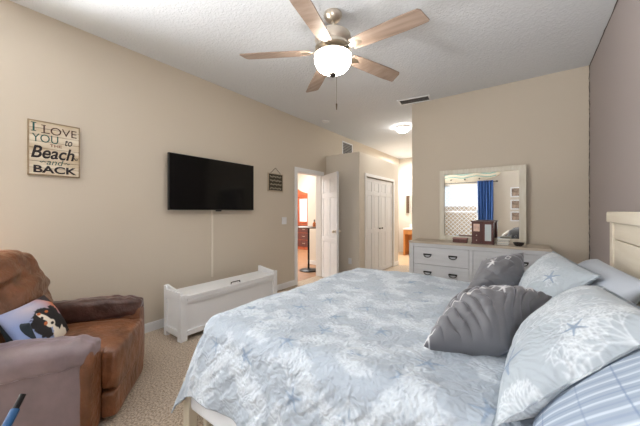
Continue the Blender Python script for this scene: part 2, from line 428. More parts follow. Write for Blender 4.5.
def grid_mesh(name, P, colr, m, parent=None, closed_pair=None, smooth=True, solid=0):
    """P: (H,W,3) vertex grid, colr (H,W,3) or None; closed_pair adds a second sheet joined at the rim"""
    Hn, Wn = P.shape[:2]; idx = np.arange(Hn*Wn).reshape(Hn, Wn)
    F = np.stack([idx[:-1, :-1], idx[:-1, 1:], idx[1:, 1:], idx[1:, :-1]], -1).reshape(-1, 4)
    V = P.reshape(-1, 3); C = colr.reshape(-1, 3) if colr is not None else None
    if closed_pair is not None:
        P2, c2 = closed_pair; id2 = idx+Hn*Wn
        id2[0, :] = idx[0, :]; id2[-1, :] = idx[-1, :]; id2[:, 0] = idx[:, 0]; id2[:, -1] = idx[:, -1]
        F2 = np.stack([id2[:-1, :-1], id2[1:, :-1], id2[1:, 1:], id2[:-1, 1:]], -1).reshape(-1, 4)
        F = np.vstack([F, F2]); V = np.vstack([V, P2.reshape(-1, 3)])
        if C is not None: C = np.vstack([C, c2.reshape(-1, 3)])
        used = np.unique(F); re = -np.ones(len(V), int); re[used] = np.arange(len(used)); V = V[used]; F = re[F]
        if C is not None: C = C[used]
    me = bpy.data.meshes.new(name); me.from_pydata(V.tolist(), [], F.tolist())
    me.polygons.foreach_set('use_smooth', [smooth]*len(me.polygons))
    if C is not None:
        at = me.color_attributes.new('pattern', 'FLOAT_COLOR', 'POINT')
        at.data.foreach_set('color', np.hstack([C, np.ones((len(C), 1))]).astype(np.float32).ravel())
    me.materials.append(m); me.update()
    o = bpy.data.objects.new(name, me); COL.objects.link(o)
    if parent: o.parent = parent
    if solid: q = o.modifiers.new('t', 'SOLIDIFY'); q.thickness = solid; q.offset = -1
    return o

def fnoise(X, Y, sc, seed):   # smooth value noise on arrays
    rs = np.random.RandomState(seed); G = rs.rand(64, 64); x = X*sc+100; y = Y*sc+100
    a, b = np.floor(x).astype(int), np.floor(y).astype(int); fx, fy = x-a, y-b; fx = fx*fx*(3-2*fx); fy = fy*fy*(3-2*fy)
    g = lambda i, j: G[j % 64, i % 64]
    return (g(a, b)*(1-fx)+g(a+1, b)*fx)*(1-fy)+(g(a, b+1)*(1-fx)+g(a+1, b+1)*fx)*fy-.5

def pillow(name, quad, thick, m, label=None, cat='pillow', group=None, n=(60, 60), raster=None, wrinkle=(.006, 14), size=None, pinch=.05, flat_back=1.0, power=2.6, seed=1, flange=0, fold=None):
    A, B, C, D = [np.array(q, float) for q in quad]
    c0 = (A+B+C+D)/4
    u, v = np.meshgrid(np.linspace(0, 1, n[0]), np.linspace(0, 1, n[1]))
    # cluster samples to the rim
    u = .5-.5*np.cos(PI*u)*(.35)-(.5-u)*.65; v = .5-.5*np.cos(PI*v)*.35-(.5-v)*.65
    a, b = 2*u-1, 2*v-1
    uu = .5+a*.5*(1-pinch*(1-b*b)*1.0*np.abs(a)); 
    uu = .5+.5*a*(1-pinch*(1-b**2)); vv = .5+.5*b*(1-pinch*(1-a**2))
    P = (A[None, None]*((1-uu)*(1-vv))[..., None]+B*((uu)*(1-vv))[..., None]+C*(uu*vv)[..., None]+D*((1-uu)*vv)[..., None])-c0
    Nn = np.cross(B+C-A-D, C+D-A-B); Nn /= np.linalg.norm(Nn)
    fa = np.clip(np.abs(a)/(1-flange), 0, 1); fb = np.clip(np.abs(b)/(1-flange), 0, 1)
    prof = (np.clip(1-fa**power, 0, 1)*np.clip(1-fb**power, 0, 1))**.55
    w_, h_ = size if size else (np.linalg.norm(B-A), np.linalg.norm(D-A))
    U, V = u*w_, v*h_
    wr = fnoise(U, V, wrinkle[1], seed)*.6+fnoise(U+V*.6, V*.25, wrinkle[1]*1.7, seed+1)*.8+fnoise(U, V, wrinkle[1]*3, seed+2)*.3
    wr = wr*wrinkle[0]*2*np.clip(prof*1.6, 0, 1)
    if fold:
        ph = fold[1]*(U*math.cos(fold[2])+V*math.sin(fold[2]))+fnoise(U, V, 7, seed+5)*5
        wr = wr+fold[0]*(1-np.abs(np.sin(ph))**.6)*np.clip(prof*1.3, 0, 1)*(.6+fnoise(U, V, 9, seed+6))
    cf = cb = None; hh = 0
    if raster:
        cf, hh = raster.sample(U, V); cb = cf.copy(); hh = hh*.0015
    elif m.get('attr'): pass
    T1 = P+Nn*(prof*thick*.5+wr+hh)[..., None]; T2 = P-Nn*(prof*thick*.5*flat_back-wr*.6)[..., None]
    o = grid_mesh(name, T1, cf, m, closed_pair=(T2, cb)); o.location = c0
    if label: tag(o, label, cat, group)
    return o

# ------------------------------------------------------------------ bed
M_cream = mat('cream_bed_wood', (230, 221, 204), .5, wood=((2, 2, 26), (220, 209, 190)))
M_creamt = mat('cream_bed_metal', (214, 205, 186), .45)
bed = thing('bed', 'king bed frame with cream planked headboard against the taupe wall', 'bed', (-.55, 1.885, 0))
BX, BY = -.55, 1.885
def bl(x0, x1, y0, y1, z0, z1, **k): return (x0-BX, x1-BX, y0-BY, y1-BY, z0, z1)
mb = MB()
zs = [.10, .34, .58, .82, 1.12, 1.235]
for z0, z1 in zip(zs, zs[1:]): mb.box(*bl(.49, .53, .98, 2.80, z0+.003, z1-.003), bev=.004)
mb.box(*bl(.51, .535, .98, 2.8, .1, 1.23))
mb.build('headboard', M_cream, bed)
for y0, y1 in ((.90, .98), (2.80, 2.88)):
    MB().box(*bl(.48, .545, y0, y1, 0, 1.235)).build('headboard_post', M_cream, bed, bev=.004)
MB().box(*bl(.465, .555, .885, 2.895, 1.235, 1.31)).build('headboard_cap', M_cream, bed, bev=.008)
for y0, y1 in ((.96, .985), (2.785, 2.81)): MB().box(*bl(-1.58, .48, y0, y1, .10, .168)).build('side_rail', M_creamt, bed, bev=.005)
MB().box(*bl(-1.56, -1.535, .95, 2.82, .10, .168)).build('foot_rail', M_creamt, bed, bev=.005)
for y in (.90, 2.87): MB().box(*bl(-1.625, -1.565, y-.028, y+.028, 0, .34)).build('leg', M_creamt, bed, bev=.006)
for y in (.905, 2.865):
    s_ = 1 if y < 1.5 else -1
    MB().tube([(-1.575-BX, y+s_*.02-BY, .30), (-1.55-BX, y+s_*.03-BY, .20), (-1.51-BX, y+s_*.04-BY, .12), (-1.50-BX, y+s_*.04-BY, 0)], .013).build('leg_brace', M_creamt, bed, smooth=True)
tag(MB().box(-1.575, .455, .885, 2.865, .17, .40, bev=.02).build('box_spring', mat('box_spring_white', (232, 236, 242), .8)), 'white box spring showing under the quilt hem', 'box spring')
tag(MB().box(-1.55, .455, .94, 2.83, .402, .675, bev=.06).build('mattress', mat('mattress_white', (230, 232, 236), .8)), 'white mattress hidden beneath the coral quilt', 'mattress')

def quilt_material(name, base, sc=38, strength=.5):
    m = mat(name, base, .75, attr=True, sheen=.2); strength = min(1, strength*1.0)
    nt = m.node_tree; N = nt.nodes; tc = N['Texture Coordinate']; b = N['Principled BSDF']
    n0 = N.new('ShaderNodeTexNoise'); n0.inputs['Scale'].default_value = 9
    mx = N.new('ShaderNodeMix'); mx.data_type = 'RGBA'; mx.inputs[0].default_value = .12
    v = N.new('ShaderNodeTexVoronoi'); v.feature = 'SMOOTH_F1'; v.inputs['Scale'].default_value = sc
    bp = N.new('ShaderNodeBump'); bp.inputs['Strength'].default_value = strength; bp.inputs['Distance'].default_value = .018; bp.invert = True
    nt.links.new(tc.outputs['Object'], n0.inputs['Vector']); nt.links.new(tc.outputs['Object'], mx.inputs[6]); nt.links.new(n0.outputs['Color'], mx.inputs[7])
    nt.links.new(mx.outputs[2], v.inputs['Vector']); nt.links.new(v.outputs['Distance'], bp.inputs['Height']); nt.links.new(bp.outputs[0], b.inputs['Normal'])
    return m
QB = (166, 176, 187); QW = (200, 208, 215); QS = (132, 150, 172)
M_quilt = quilt_material('quilt_coral', QB, 58, .42)
rnd = random.Random(5)
X0q, X1q, Y0q, Y1q = -1.56-.34, .40, .93-.38, 2.84+.38
ras = Raster(X1q-X0q, Y1q-Y0q, QB, .004)
jj = 0; y = .1
while y < Y1q-Y0q+.2:
    x = .05+(.2 if jj % 2 else 0)
    while x < X1q-X0q+.2:
        an = rnd.uniform(0, 2*PI)
        ras.star(x+rnd.uniform(.18, .24), y+rnd.uniform(.12, .22), rnd.uniform(0, 2), rnd.uniform(.045, .062), QS, (118, 138, 164), .5)
        ras.coral(x+rnd.uniform(-.04, .04), y+rnd.uniform(-.04, .04), an, rnd.uniform(.17, .23), QW, rnd, .0032, .7)
        x += .27
    y += .20; jj += 1
ni, nj = 440, 500
xs = np.linspace(X0q, X1q, ni); ys = np.linspace(Y0q, Y1q, nj); Xc, Yc = np.meshgrid(xs, ys)
Rr = .11; ox0, oy0, oy1 = -1.575+Rr, .915+Rr, 2.855-Rr; TOP = .705
bx = np.maximum(Xc, ox0); by = np.clip(Yc, oy0, oy1)
dx, dy = Xc-bx, Yc-by; D_ = np.hypot(dx, dy); D_s = np.maximum(D_, 1e-6)
nx, ny = dx/D_s, dy/D_s
corner = (np.abs(nx)*np.abs(ny))*2
ang_ = np.clip(D_/Rr, 0, PI/2); hor = Rr*np.sin(ang_); drop = Rr*(1-np.cos(ang_)); rest = np.maximum(D_-Rr*PI/2, 0)
tang = np.where(np.abs(nx) > np.abs(ny), Yc, Xc)
fold = (np.sin(tang*13+1.3)*.5+np.sin(tang*23+.4)*.3)*np.clip(rest/.35, 0, 1)*(1-.7*corner)
cdist = np.minimum(np.hypot(Xc-ox0, Yc-oy0), np.hypot(Xc-ox0, Yc-oy1))
fl = .17+.10*corner+.22*np.exp(-np.maximum(cdist-.25, 0)/.35)+.14*fold
cosf = 1/np.sqrt(1+fl**2)
hor = hor+rest*fl*cosf; zz = TOP-drop-rest*cosf
topm = np.clip(1-D_/.2, 0, 1)
und = fnoise(Xc, Yc, 2.2, 3)*.020+fnoise(Xc, Yc, 6, 4)*.007+fnoise(Xc+.4*Yc, Yc-.3*Xc, 22, 9)*.006
rip = fnoise(Xc*.55+Yc*.5, (Yc-Xc)*2.2, 14, 11)*.010
colq, hq = ras.sample(Xc-X0q, Yc-Y0q)
disp = und+rip+hq*.0022
PX = bx+nx*(hor+disp*(1-topm)); PY = by+ny*(hor+disp*(1-topm)); PZ = zz+disp*topm
P = np.stack([PX-BX, PY-BY, PZ], -1)
q = grid_mesh('quilt', P, colq, M_quilt, solid=.008); q.location = (BX, BY, 0)
tag(q, 'pale blue quilt with white coral and starfish pattern spread over the king bed', 'quilt')

# shams
def sham_raster(w_, h_, items, base=(164, 173, 181)):
    r = Raster(w_, h_, base, .0025)
    rn = random.Random(3)
    for it in items:
        if it[0] == 'c': r.coral(it[1], it[2], it[3], it[4], (204, 210, 215), rn, .0024, .66)
        else: r.star(it[1], it[2], it[3], it[4], (130, 146, 166), (116, 134, 158), .8)
    return r
M_sham = quilt_material('sham_coral', QB, 55, .35)
r1 = sham_raster(.80, .52, [('c', .27, .13, .9, .42), ('c', .02, .42, -.5, .26), ('c', .62, .50, -1.2, .2), ('c', .76, .12, 2.4, .24), ('s', .19, .085, .5, .075), ('s', .48, .03, .2, .05), ('c', .0, .10, -.2, .12), ('s', .13, .33, 1, .04)])
pillow('pillow_sham', [(-.085, .90, .715), (-.01, 1.58, .73), (.25, 1.70, 1.0), (.31, 1.10, 1.03)], .21, M_sham,
       'large quilted coral and starfish sham nearest the camera, leaning over the striped pillow', 'pillow', n=(300, 220), raster=r1, size=(.8, .52), wrinkle=(.006, 9), pinch=.02, flange=.05)
r2 = sham_raster(.75, .5, [('c', .55, .08, 1.9, .4), ('c', .25, .12, 1.2, .36), ('c', .65, .3, 2.6, .3), ('s', .45, .07, .3, .06), ('s', .15, .3, .9, .06)])
pillow('pillow_sham', [(.0, 1.88, .73), (-.06, 2.50, .74), (.15, 2.64, 1.03), (.30, 1.94, 1.0)], .18, M_sham,
       'far quilted coral sham leaning behind the grey pillows beside the dresser', 'pillow', n=(240, 180), raster=r2, size=(.75, .5), wrinkle=(.006, 9), pinch=.03, flange=.05, seed=5)
# striped pillow
rs = Raster(.75, .5, (146, 158, 174), .0025)
rn = random.Random(2)
for k in range(54):
    yy = .014*k+.005
    c_, w_, a_ = [((198, 208, 218), .0022, .9), ((116, 134, 160), .0014, .8)][k % 2]
    rs.seg((yy, -.1), (yy, .6), w_, w_, c_, a_, .2)
for k in range(5): rs.seg((-.1, .06+.1*k), (.9, .06+.1*k), .0012, .0012, (100, 120, 150), .7, 0)
M_stripe = mat('striped_cotton', (168, 184, 202), .8, attr=True, bump=(300, .15, .002))
pillow('striped_pillow', [(-.005, .85, .705), (.10, 1.50, .71), (.41, 1.56, .955), (.40, .89, 1.01)], .165, M_stripe,
       'blue pillow with white stripes tucked under the nearest coral sham', 'pillow', n=(200, 150), raster=rs, size=(.75, .5), wrinkle=(.004, 7), pinch=.02, seed=8)
M_blue = mat('pale_blue_cotton', (172, 178, 188), .8, bump=(200, .1, .002))
pillow('bed_pillow', [(.20, 1.80, .74), (.18, 2.72, .74), (.40, 2.76, .98), (.43, 1.82, 1.0)], .20, M_blue,
       'plain pale blue pillow against the headboard behind the far coral sham', 'pillow', wrinkle=(.007, 6), pinch=.03, seed=11, group='plain pale blue pillows')
pillow('bed_pillow', [(.24, 1.10, .73), (.24, 1.72, .73), (.43, 1.74, .92), (.43, 1.12, .92)], .17, M_blue,
       'plain pale blue pillow against the headboard at the right photo edge', 'pillow', wrinkle=(.007, 6), pinch=.03, seed=14, group='plain pale blue pillows')
# grey velvet pillows with white embroidery
M_velvet = mat('grey_velvet', (96, 96, 100), .6, attr=True, sheen=.8, sheen_tint=(206, 206, 214))
def velvet_raster(items):
    r = Raster(.6, .5, (104, 104, 108), .0025); rn = random.Random(9)
    for it in items:
        if it[0] == 'l':
            for p, q_ in zip(it[1], it[1][1:]): r.seg(p, q_, .004, .004, (214, 212, 212), .9, 1)
        else: r.star(it[1], it[2], it[3], it[4], (206, 206, 208), (206, 206, 208), .9)
    return r
rv1 = velvet_raster([('l', [(.05, .11), (.055, .19), (.09, .17), (.105, .25), (.14, .22), (.16, .30), (.20, .27), (.23, .33), (.28, .30), (.32, .345)]), ('s', .38, .33, .3, .045), ('s', .31, .38, .9, .045), ('s', .50, .43, .4, .05), ('s', .02, .03, .4, .05)])
pillow('velvet_pillow', [(-.37, 1.28, .72), (-.06, 1.36, .76), (.10, 1.78, .90), (-.31, 1.55, .86)], .31, M_velvet,
       'nearer dark grey velvet pillow with white embroidery lying in the middle of the bed', 'pillow', n=(180, 160), raster=rv1, size=(.6, .5), wrinkle=(.010, 9), fold=(-.030, 52, .7), pinch=.04, power=2.7, seed=21)
rv2 = velvet_raster([('l', [(.10, .25), (.14, .30), (.10, .36), (.16, .38), (.13, .32), (.10, .25)]), ('s', .12, .30, .3, .05), ('l', [(.25, .34), (.28, .37), (.31, .34), (.28, .31), (.25, .34)])])
pillow('velvet_pillow', [(-.36, 2.18, .74), (.0, 2.34, .76), (-.02, 2.58, 1.01), (-.27, 2.40, .95)], .25, M_velvet,
       'farther dark grey velvet pillow with white embroidery standing in front of the dresser', 'pillow', n=(150, 130), raster=rv2, size=(.5, .45), wrinkle=(.008, 9), fold=(-.014, 34, .9), pinch=.05, power=2.2, seed=31)

# ------------------------------------------------------------------ recliner
M_leather = mat('brown_suede_leather', (112, 70, 44), .36, bump=(16, .5, .035), var=(6, .38), sheen=.15, sheen_tint=(200, 160, 130))
M_worn = mat('dark_brown_worn_leather', (78, 52, 44), .33, bump=(30, .5, .02), var=(9, .4), sheen=.6, sheen_tint=(190, 180, 190))
M_suede_glare = mat('brown_suede_mauve_glare', (122, 106, 108), .42, bump=(22, .2, .015), var=(8, .16), sheen=1, sheen_tint=(190, 180, 196))  # brown suede with the window glare painted in as mauve, near arm only
rec = thing('recliner', 'brown suede recliner armchair with padded arms near the left wall', 'armchair', (-2.61, .46, 0), R(-36.87))
def soft(name, c, s_, m, p=3.2, n=40, wr=(.01, 8), seed=1, warp=None, par=rec, label=None):
    """superellipsoid cushion with folds"""
    bm = bmesh.new(); bmesh.ops.create_cube(bm, size=2); bmesh.ops.subdivide_edges(bm, edges=bm.edges[:], cuts=n//2, use_grid_fill=True)
    for v in bm.verts:
        q_ = v.co; k = (abs(q_.x)**p+abs(q_.y)**p+abs(q_.z)**p)**(1/p); d = q_/k
        w_ = Vector((d.x*s_[0], d.y*s_[1], d.z*s_[2]))
        nn = noise.noise(Vector((w_.x*wr[1]+seed, w_.y*wr[1], w_.z*wr[1])))+.5*noise.noise(Vector((w_.x*wr[1]*2.5, w_.y*wr[1]*2.5+seed, w_.z*wr[1]*2.5)))
        w_ += d.normalized()*nn*wr[0]
        if warp: w_ = warp(w_)
        v.co = w_+Vector(c)
    mb = MB(); mb.bm.free(); mb.bm = bm
    o = mb.build(name, m, par, smooth=True)
    if label: partlabel(o, label)
    return o
for s_ in (-1, 1):
    near = s_ > 0
    ml = M_suede_glare if near else M_leather
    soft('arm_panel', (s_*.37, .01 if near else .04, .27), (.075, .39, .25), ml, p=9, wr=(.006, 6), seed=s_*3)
    def wp(w_, s_=s_):
        # droops outwards over the arm side, gathers at the front
        w_.z += -.05*max(0, w_.x*s_/.12)**2 - .03*max(0, -(w_.y)/.42)
        w_.z += .006*math.sin(w_.y*60)*max(0, (w_.y-.1)/.3)
        return w_
    soft('arm_pad', (s_*(.365 if near else .375), .0 if near else .04, .505 if near else .53), (.10, .43, .07 if near else .085), M_suede_glare if near else M_worn, p=4, n=48, wr=(.012, 9), seed=5+s_, warp=wp, label='arm pad with pale mauve window glare in its colour' if near else 'dark glossy worn arm pad')
soft('arm_front', (.37, .40, .26), (.075, .03, .25), M_leather, p=6, wr=(.004, 6))
soft('arm_front', (-.375, .44, .27), (.075, .03, .25), M_leather, p=6, wr=(.004, 6))
soft('seat_cushion', (0, .10, .39), (.30, .40, .09), M_leather, p=4, wr=(.012, 6), seed=9)
soft('footrest', (0, .46, .32), (.30, .055, .14), M_leather, p=6, wr=(.012, 5), seed=12)
soft('footrest_panel', (0, .46, .11), (.30, .045, .085), M_leather, p=8, wr=(.006, 5), seed=15)
soft('base', (0, 0, .12), (.31, .38, .09), M_leather, p=9, wr=(.002, 4))
def wb(w_):
    w_.y += -(w_.z)*.28
    t_ = w_.z/.36
    w_.x *= 1-.10*max(0, t_)**2
    # tufted horizontal folds
    f = math.sin(w_.z*30+1.6*math.sin(w_.x*7))*.014+math.sin(w_.z*60+w_.x*9+2)*.007
    w_.y += f*(1 if w_.y > -.05 else 0)
    w_.y += .03*math.cos(w_.x*6)
    return w_
soft('backrest', (-.02, -.25, .70), (.46, .12, .35), M_leather, p=3.0, n=64, wr=(.012, 7), seed=22, warp=wb)
soft('head_cushion', (-.02, -.28, .90), (.36, .10, .13), M_leather, p=2.6, n=50, wr=(.02, 8), seed=28, warp=lambda w_: Vector((w_.x, w_.y-.25*w_.z+.008*math.sin(w_.x*40), w_.z)))
MB().cyl((.43, -.26, .30), (.475, -.26, .30), .02).box(.47, .485, -.38, -.22, .285, .315).build('recline_lever', M_black, rec)

# dog cushion
dr = Raster(.42, .42, (134, 150, 190), .0025)
A_ = dr.c; Hh, Ww = dr.h.shape; Xg, Yg = np.meshgrid(np.linspace(0, .42, Ww), np.linspace(0, .42, Hh))
def blend(mask, col): 
    A_[:] = A_*(1-mask[..., None])+np.array(s2l(col), np.float32)*mask[..., None]
blend(np.clip((Xg-.20)/.16+.0, 0, 1).astype(np.float32)*np.clip((Yg-.1)/.2, 0, 1).astype(np.float32), (204, 124, 84))
blend(np.clip(1-np.hypot((Xg-.16)/.2, (Yg-.36)/.12), 0, 1).astype(np.float32), (190, 180, 190))
blend((np.hypot(Xg-.40, Yg-.42) < .09).astype(np.float32), (44, 34, 36))
def ell(cx, cy, rx, ry, an, col, fz=0):
    c_, s__ = math.cos(an), math.sin(an); X_ = Xg-cx; Y_ = Yg-cy
    u = (X_*c_+Y_*s__)/rx; v = (-X_*s__+Y_*c_)/ry; d = np.hypot(u, v)
    if fz: d = d+fz*fnoise(Xg, Yg, 70, 2)
    blend(np.clip((1-d)*12, 0, 1).astype(np.float32), col)
K, Wt, Tn = (26, 22, 24), (232, 222, 206), (190, 104, 54)
ell(.27, .08, .10, .09, .3, Wt, .2)       # chest
ell(.35, .12, .06, .14, .5, K, .3)        # shoulder fur
ell(.20, .24, .10, .09, 0, K, .2)         # head
ell(.12, .17, .055, .11, .2, K, .3)       # near ear
ell(.29, .20, .055, .12, -.3, K, .3)      # far ear
ell(.185, .235, .022, .075, .5, Wt)       # blaze
ell(.20, .17, .050, .035, 0, Wt, .1)      # muzzle
ell(.165, .285, .018, .012, 0, Tn); ell(.235, .275, .018, .012, 0, Tn); ell(.16, .19, .02, .014, .3, Tn)
ell(.215, .165, .018, .013, 0, K); ell(.232, .235, .012, .013, 0, (12, 10, 12)); ell(.165, .245, .011, .012, 0, (12, 10, 12))
M_dog = mat('printed_cushion', (134, 150, 190), .85, attr=True, bump=(180, .4, .004))
def rl(x, y, z): return (-2.61+.8*x+.6*y, .46-.6*x+.8*y, z)
pillow('dog_cushion', [rl(.33, .12, .45), rl(-.08, .10, .455), rl(-.12, -.07, .725), rl(.30, -.08, .72)][::1], .13, M_dog,
       'cushion with a black and white dog picture on the brown recliner', 'cushion', n=(170, 170), raster=dr, size=(.42, .42), wrinkle=(.003, 8), pinch=.05, seed=40)
M_teal = mat('dark_teal_cloth', (28, 40, 48), .8)
pillow('dark_cushion', [rl(.27, .12, .49), rl(.25, -.04, .50), rl(.25, -.10, .66), rl(.27, .06, .66)], .05, M_teal,
       'small dark cushion with teal edge in front of the dog cushion', 'cushion', n=(40, 40), wrinkle=(.003, 8), seed=41)

# blue handled thing leaning by the recliner
st = thing('blue_handle', 'blue handled wand with black tip leaning near the recliner in the lower left corner', 'stick', (0, 0, 0))
def along(a, b, t_): return tuple(a[i]+(b[i]-a[i])*t_ for i in range(3))
pa, pb = (-1.99, .27, .42), (-1.72, .0, .02)
MB().tube([along(pa, pb, 0), along(pa, pb, .12)], .013, n=12).build('tip', M_black, st, smooth=True)
MB().tube([along(pa, pb, .11), along(pa, pb, 1)], .018, n=12).build('shaft', mat('blue_plastic', (34, 84, 132), .35), st, smooth=True)

# ------------------------------------------------------------------ storage bench
bench = thing('storage_bench', 'white wooden storage bench with raised ends against the left wall', 'bench', (-3.045, 2.15, 0))
bx0, bx1, by0, by1 = -3.13+3.045, -2.78+3.045, 1.47-2.15, 2.82-2.15
mb = MB(); mb.box(bx0+.02, bx1-.045, by0+.037, by1-.037, .06, .39); mb.build('body', M_white, bench, bev=.003)
def endpanel(y0, y1, s_):
    # side profile in XZ: flares at the back and front, dips in the middle
    pr = [(bx0, 0), (bx0, .53), (bx0+.03, .535)]
    for k in range(9):
        t_ = k/8; pr.append((bx0+.05+(bx1-bx0-.08)*t_, .533-.038*t_**.8))
    pr += [(bx1-.023, .49), (bx1-.023, 0), (bx1-.06, 0), (bx1-.06, .03), (bx0+.06, .03), (bx0+.06, 0)]
    mb = MB(); M_ = Matrix.Translation((0, y1, 0)) @ Matrix.Rotation(PI/2, 4, 'X')
    mb.prism(pr, y1-y0-.012, Matrix.Translation((0, -.006 if s_ > 0 else 0, 0)) @ M_) if False else mb.prism(pr, y1-y0, M_)
    return mb
for s_, (y0, y1) in ((-1, (by0+.014, by0+.036)), (1, (by1-.036, by1-.014))):
    endpanel(y0, y1, s_).build('end_panel', M_white, bench, bev=.003)
    ya, yb_ = (by0, by0+.018) if s_ < 0 else (by1-.018, by1)
    fr = MB()
    fr.box(bx0, bx0+.05, ya, yb_, .0, .525).box(bx1-.07, bx1-.0225, ya, yb_, 0, .495)
    fr.box(bx0+.05, bx1-.07, ya, yb_, .05, .11).box(bx0+.05, bx1-.07, ya, yb_, .40, .49)
    fr.build('end_frame', M_white, bench, bev=.003)
fr = MB(); fx = bx1
fr.box(fx-.022, fx, by0+.0, by0+.07, 0, .47).box(fx-.022, fx, by1-.07, by1, 0, .50).box(fx-.022, fx, by0+.07, by1-.07, .05, .10).box(fx-.022, fx-.004, by0+.07, by1-.07, .37, .394)
fr.build('front_frame', M_white, bench, bev=.003)
MB().box(fx-.040, fx-.022, by0+.037, by1-.037, .06, .39).build('front_panel', M_white, bench)
MB().box(bx0+.005, fx+.004, by0+.037, by1-.037, .425, .455).box(fx-.018, fx+.003, by0+.071, by1-.071, .395, .4245).build('lid', M_white, bench, bev=.004)
MB().tube([(fx-.03, -.065, .455), (fx-.03, -.06, .475), (fx-.025, -.03, .478), (fx-.025, .03, .478), (fx-.03, .06, .475), (fx-.03, .065, .455)], .006).build('handle', M_black, bench, smooth=True)

# ------------------------------------------------------------------ television, cord cover, plates
tv = thing('television', 'large black flat television mounted on the left wall above the bench', 'television', (XL, 2.19, 1.652))
M_tvb = mat('tv_black_plastic', (22, 22, 24), .35); M_scr = mat('tv_screen', (3, 3, 4), .12, spec=.35)
MB().box(.055, .088, -.612, .612, -.325, .325).build('casing', M_tvb, tv, bev=.004)
MB().box(.088, .0895, -.604, .604, -.315, .318).build('screen', M_scr, tv)
MB().box(.0, .055, -.15, .15, -.12, .12).build('wall_mount', M_tvb, tv)
MB().box(.06, .08, -.005, .075, -.342, -.325).build('sensor', M_tvb, tv, bev=.003)
tag(MB().box(XL, XL+.014, 2.165, 2.187, .456, 1.36).build('cord_cover', mat('cord_cover_white', (222, 214, 200), .6), bev=.003), 'narrow white cord cover running down the wall from the television', 'cord cover')
sw = thing('light_switch', 'white double light switch plate beside the entry doorway', 'light switch', (XL, 3.54, 1.15))
MB().box(0, .007, -.058, .058, -.06, .06).build('plate', M_white, sw, bev=.003)
for y in (-.025, .025): MB().box(.006, .012, y-.016, y+.016, -.033, .033).build('rocker', M_white, sw, bev=.002)
def outlet(x, y, z, rz, label):
    o = thing('wall_outlet', label, 'outlet', (x, y, z), rz)
    MB().box(-.036, .036, -.006, 0, -.058, .058).build('plate', M_white, o, bev=.003)
    for zz_ in (-.022, .022): MB().box(-.014, .014, -.009, -.005, zz_-.012, zz_+.012).build('socket', M_white, o, bev=.002)
outlet(-2.765, BLY, .349, 0, 'white wall outlet low on the closet wall near the bed')
outlet(-4.05, 5.55, .40, 0, 'white wall outlet on the wall seen through the doorway')

# ------------------------------------------------------------------ signs
M_board = mat('whitewashed_planks', (222, 212, 194), .75, wood=((4, 3, 16), (186, 164, 134)))
M_grain = mat('rustic_brown_wood', (138, 118, 92), .8, wood=((4, 3, 22), (160, 140, 112)))
sg = thing('wall_sign', 'square wooden plank sign lettered about the beach on the left wall', 'sign', (XL, .6435, 1.846))
mb = MB()
for k in range(8): mb.box(.006, .02, -.160, .160, -.222+k*.0555+.0022, -.222+(k+1)*.0555-.0022)
mb.build('plank_board', M_board, sg, bev=.001)
MB().box(0, .007, -.16, .16, -.222, .222).build('backing', M_grain, sg)
MB().box(0, .022, -.168, -.160, -.229, .229).box(0, .022, .160, .168, -.229, .229).box(0, .022, -.160, .160, .222, .229).box(0, .022, -.160, .160, -.229, -.222).build('frame', M_grain, sg)
def lettering(txt, par, y0, y1, z0, z1, m, xo=.0205, shear=0, off=0, name='lettering', ser=False):
    cu = bpy.data.curves.new('t', 'FONT'); cu.body = txt; cu.extrude = .0; cu.shear = shear; cu.offset = off
    to = bpy.data.objects.new('t', cu); COL.objects.link(to); bpy.context.view_layer.update()
    me = bpy.data.meshes.new_from_object(to.evaluated_get(bpy.context.evaluated_depsgraph_get()))
    bpy.data.objects.remove(to); bpy.data.curves.remove(cu)
    V = np.array([v.co[:] for v in me.vertices]); mn, mx = V.min(0), V.max(0)
    for v in me.vertices:
        v.co = (xo, y0+(v.co.x-mn[0])/(mx[0]-mn[0])*(y1-y0), z0+(v.co.y-mn[1])/(mx[1]-mn[1])*(z1-z0))
    me.name = name; me.materials.clear(); me.materials.append(m)
    o = bpy.data.objects.new(name, me); COL.objects.link(o); o.parent = par
    sd = o.modifiers.new('s', 'SOLIDIFY'); sd.thickness = .001
    return o
Ink_b = mat('ink_black', (34, 26, 30), .8); Ink_t = mat('ink_teal', (28, 76, 72), .8); Ink_br = mat('ink_brown', (72, 46, 36), .8); Ink_r = mat('ink_red_brown', (120, 66, 48), .8)
lettering('I', sg, -.140, -.128, .135, .205, Ink_t)
lettering('L', sg, -.075, -.035, .128, .195, Ink_br)
lettering('OVE', sg, -.030, .145, .125, .190, Ink_br)
mb = MB()
for z in (.135, .203): MB().box(.0203, .0213, -.150, -.118, z, z+.006).build('serif', Ink_t, sg)
for z in (.128, .192): MB().box(.0203, .0213, -.088, -.060, z, z+.006).build('serif', Ink_br, sg)
lettering('YOU', sg, -.145, .02, .050, .118, Ink_t)
lettering('to', sg, .065, .115, .045, .098, Ink_b, shear=.3, off=.01)
lettering('THE', sg, -.035, .045, .020, .043, Ink_r, off=.01)
lettering('Beach', sg, -.150, .130, -.085, .020, Ink_b, shear=.25, off=.02)
mb = MB().tube([(.021, .125, -.055), (.021, .142, -.075), (.021, .152, -.068), (.021, .146, -.058)], .0035, n=6); mb.build('swash', Ink_b, sg)
lettering('and', sg, -.055, .055, -.135, -.088, Ink_t, shear=.25)
for s_ in (-1, 1): MB().tube([(.021, s_*.062, -.118), (.021, s_*.075, -.108), (.021, s_*.085, -.120), (.021, s_*.098, -.112)], .003, n=6).build('swash', Ink_t, sg)
lettering('BACK', sg, -.135, .145, -.208, -.145, Ink_b, off=.03)
